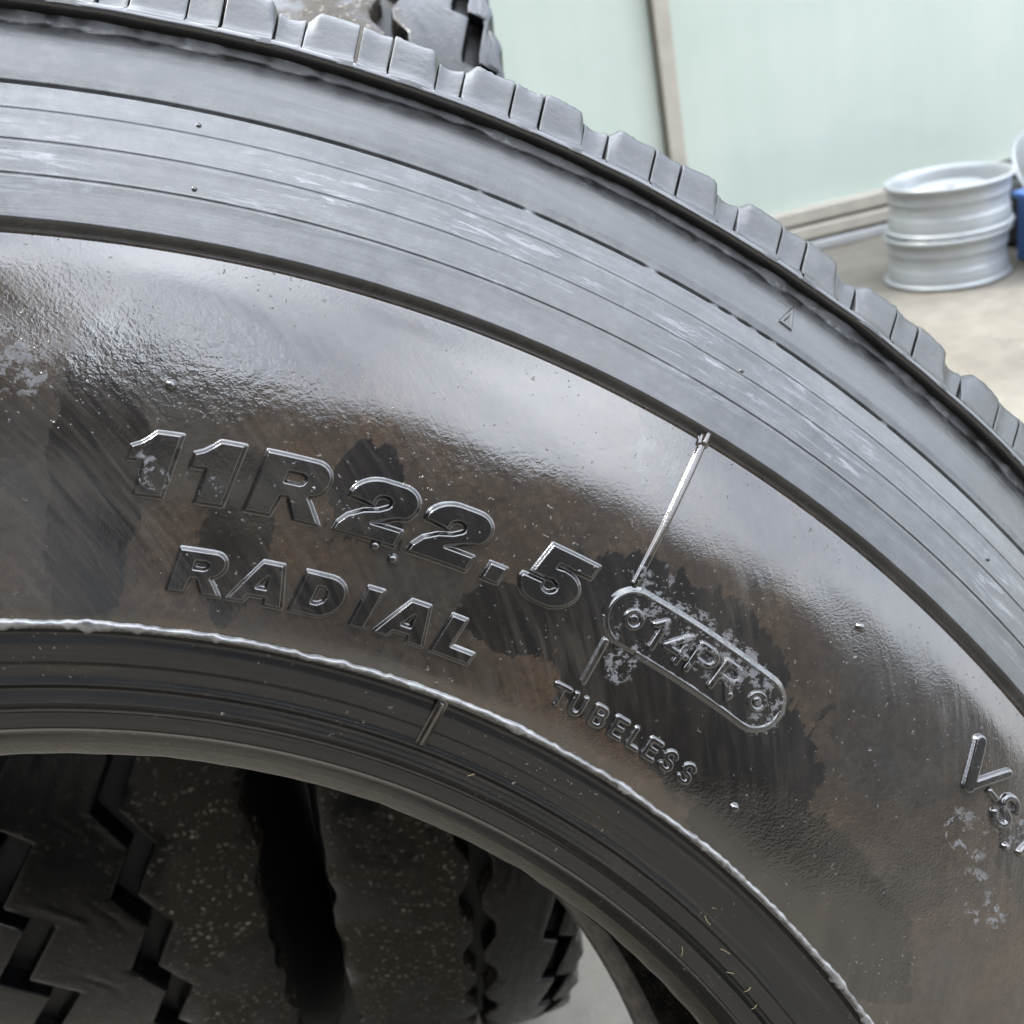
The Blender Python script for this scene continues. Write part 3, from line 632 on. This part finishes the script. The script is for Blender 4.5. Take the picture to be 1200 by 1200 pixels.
# radial mould lines
def spoke(deg, ra, rb, hw, height, base=0.0):
    relief('mould_line', lambda X, Y: line_sdf(X, Y, [[(0, 0), (0, rb - ra)]], hw), R_(deg), ra, (-hw, hw, 0, rb - ra), height, hw, base=base, round_=True, mat=M_RIBL)
M_RIBL = MS
spoke(29.02, .3785, .4345, .00085, .0012); spoke(29.02, .4285, .4350, .0007, .0012, .0012); spoke(29.05, .3450, .3590, .0009, .0012); spoke(22.9, .3085, .3215, .0005, .0010)
for d, rr in ((7.06, .3911), (17.87, .3568), (39.8, .3387), (39.5, .4090), (52.0, .3935), (16.9, .3590)):
    relief('vent_nub', lambda X, Y: np.hypot(X, Y) - .0012, R_(d), rr, (-.0013, .0013, -.0013, .0013), .0016, .0012, round_=True)
for d, rr in ((6.68, .4695), (6.90, .4479), (29.29, .4570), (43.0, .4600)):
    relief('vent_nub', lambda X, Y: np.hypot(X, Y) - .0006, R_(d), rr, (-.001, .001, -.001, .001), .0009, .0006, base=.0028, round_=True, mat=M_BLK)
# small wear triangle on the band
tri = [np.array([(-.0030, 0), (.0030, -.0006), (.0018, .0115)])]
relief('wear_mark', lambda X, Y: np.maximum(poly_sdf(X, Y, tri), -(poly_sdf(X, Y, tri) + .0016)), R_(30.5), .4836, (-.0034, .0034, -.001, .012), .0007, .0006, base=.0037, mat=MB)

# ================================================================== tyres standing behind, treads towards us
def tread_tyre(lat, Y, h, grooves, label, zc, Rt=.522, seed=1, mt=None, X=-.1025, yaw=.0537, lean=-.1465):
    a = np.array([math.cos(yaw) * math.cos(lean), math.sin(yaw) * math.cos(lean), math.sin(lean)]); b = np.array([-math.sin(yaw), math.cos(yaw), 0]); u = np.cross(a, b)
    c = np.array([X, Y, zc]) + a * lat; c[2] = zc
    mw = Matrix(((a[0], b[0], u[0], c[0]), (a[1], b[1], u[1], c[1]), (a[2], b[2], u[2], 0), (0, 0, 0, 1)))
    e = empty('truck_tyre', mw, label=label, category='tyre', group='treaded tyres standing behind')
    off = Vector(np.array([[*a], [*b], [*u]]) @ np.array([0, 0, zc]))
    g = np.random.default_rng(seed)
    n = 1700; t = np.linspace(0, 2 * np.pi, n, endpoint=False)
    def bp(name, me): o = obj(name, me, e); o.location = off; return o
    def zig(kind, ph):
        L = .064 / Rt; x = ((t / L + ph) % 1.0)
        if kind == 'straight': return 0 * t
        if kind == 'wave': return np.interp(x, [0, .28, .5, .78, 1], [-.0045, .0042, .0036, -.0045, -.0045])
        if kind == 'zig': return np.interp(x, [0, .44, 1], [-.0085, .0085, -.0085])
        if kind == 'saw': return np.interp(x, [0, .12, .85, 1], [-.004, .007, -.003, -.004])
        return np.interp(x, [0, .30, 1], [-.014, .014, -.014])      # stepped
    edges = []
    for (cx, wd, kind, ph) in grooves: edges.append((cx - wd / 2 + zig(kind, ph), cx + wd / 2 + zig(kind, ph), .008 if kind == 'saw' else .015))
    left = [-h + 0 * t + .0012 * smooth_noise(n, 21, seed)] + [q[1] for q in edges]; right = [q[0] for q in edges] + [h + 0 * t + .0014 * smooth_noise(n, 15, seed + 3) + .002 * np.sin(t * 51)]
    dep = .015
    prof = [(-.0012, dep), (0, .0022), (.0005, .0006), (.0016, 0)]
    dl = [.015] + [q[2] for q in edges]; dr_ = [q[2] for q in edges] + [.015]
    for Lf, Rg, dL, dR in zip(left, right, dl, dr_):
        k = 14
        cols = [(Lf + o_, d_ if d_ < dep else dL) for o_, d_ in prof] + [(Lf + .003 + (Rg - Lf - .006) * f_, 0) for f_ in np.linspace(.08, .92, k)] + [(Rg - o_, d_ if d_ < dep else dR) for o_, d_ in prof[::-1]]
        lat_ = np.stack([q[0] for q in cols], 1); d_ = np.stack([0 * t + q[1] for q in cols], 1)
        crown = .012 * (np.abs(lat_) / h) ** 3 * h / .11
        bumps = .00015 * np.stack([smooth_noise(n, 31, seed * 100 + q) for q in range(len(cols))], 1) * (d_ == 0)
        rr = Rt - d_ - crown + bumps
        P = np.stack([lat_, rr * np.cos(t)[:, None], rr * np.sin(t)[:, None]], -1).reshape(-1, 3)
        bp('tread_rib', mesh_from('tread_rib', P, grid_faces(n, len(cols), wrap=True, flip=False), mt or MT)).data.set_sharp_from_angle(angle=R_(32))
    t2 = np.linspace(0, 2 * np.pi, 240, endpoint=False)
    def rev(name, pr_, mat):
        p = np.array(pr_); P = np.stack([np.tile(p[:, 0], (240, 1)), np.outer(np.cos(t2), p[:, 1]), np.outer(np.sin(t2), p[:, 1])], -1).reshape(-1, 3)
        return bp(name, mesh_from(name, P, grid_faces(240, len(p), wrap=True), mat))
    q = Rt - .0135; s = h / .11
    rev('groove_floor', [(-h - .001, q - .016), (-h * .97, q - .010 * s - .002), (-h * .5, q - .002), (0, q), (h * .5, q - .002), (h * .97, q - .010 * s - .002), (h + .001, q - .016)], M_GRV)
    for sg in (-1, 1):
        rev('sidewall_panel', [(sg * (h + .0005), q - .008), (sg * (h + .006), q - .03), (sg * (h + .014), q - .07), (sg * (h + .020), q - .12), (sg * (h + .014), q - .17), (sg * (h - .006), .29)], M_BLK)
        rev('bead', [(sg * (h - .006), .29), (sg * (h - .010), .2855), (sg * (h - .020), .2845), (sg * (h - .03), .29)], M_LIP)
    rev('inner_liner', [(-h + .03, .29), (-h, .34), (-h - .005, .42), (-h + .02, .48), (0, .493), (h - .02, .48), (h + .005, .42), (h, .34), (h - .03, .29)], M_LIN)
    return e
tread_tyre(0.0, 1.02, .083, [(.010, .015, 'wave', .1), (.064, .011, 'saw', .3)], 'truck tyre with zigzag tread seen in the right half of the hole', .530, seed=2, mt=MT2)
tread_tyre(-.245, 1.03, .112, [(-.036, .019, 'step', .45), (.040, .016, 'zig', .4), (-.095, .010, 'zig', 0)][:2], 'truck tyre with stepped tread grooves seen in the left half of the hole', .530, seed=5)

# ------------------------------------------------------------------ grit and straw
def grit(name, label, pts, size, mat, seed):
    g = np.random.default_rng(seed); V = []; F = []
    o6 = np.array([(1, 0, 0), (-1, 0, 0), (0, 1, 0), (0, -1, 0), (0, 0, 1), (0, 0, -1)], float)
    f8 = np.array([(0, 2, 4), (2, 1, 4), (1, 3, 4), (3, 0, 4), (2, 0, 5), (1, 2, 5), (3, 1, 5), (0, 3, 5)])
    for k, p in enumerate(pts):
        s = size * g.lognormal(0, .45); q = o6 * s * g.uniform(.5, 1.2, (6, 3)); F.append(f8 + 6 * k); V.append(q + p)
    o = obj(name, mesh_from(name, np.concatenate(V), np.concatenate(F), mat, False)); o['label'] = label; o['category'] = name; o['kind'] = 'stuff'; return o
g = np.random.default_rng(21)
pts = np.c_[g.uniform(-1.5, 3, 2500), g.uniform(-.5, 3.6, 2500), np.full(2500, .0012)]
grit('grit', 'pale grit scattered over the beige concrete', pts, .0022, M_GRIT, 4)
V = []; F = []
for k in range(10):
    a = R_(np.random.default_rng(k).uniform(12, 56)); g2 = np.random.default_rng(100 + k); r0 = g2.uniform(.290, .308)
    if g2.uniform() < .6: a = R_(g2.uniform(42, 56))
    ang = g2.uniform(0, 6.28); Ls = g2.uniform(.0007, .0019); wd = .0001
    p0 = surf(np.array([a]), np.array([r0]), np.array([.0006]))[0]
    tx = np.array([math.cos(a), -math.sin(a), 0]); ty = np.array([math.sin(a), math.cos(a), .3]); d = tx * math.cos(ang) + ty * math.sin(ang); nrm = np.array([-.25 * math.sin(a), -.25 * math.cos(a), .97]); sd_ = np.cross(d, nrm)
    ks = []
    for i, s in enumerate(np.linspace(-1, 1, 5)):
        q = p0 + d * s * Ls + sd_ * (s * s) * Ls * .15 + nrm * (1 - s * s) * .0004
        for ww, hh in ((-wd, 0), (0, wd * 1.2), (wd, 0)): V.append(TC + RT @ (q + sd_ * ww + nrm * hh))
    b = 15 * k
    for i in range(4):
        for j in range(2): F.append((b + i * 3 + j, b + i * 3 + j + 1, b + (i + 1) * 3 + j + 1, b + (i + 1) * 3 + j))
o = obj('straw', mesh_from('straw', V, F, M_STRAW)); o['kind'] = 'stuff'; o['label'] = 'small dry straw bits stuck on the tyre bead'; o['category'] = 'straw'
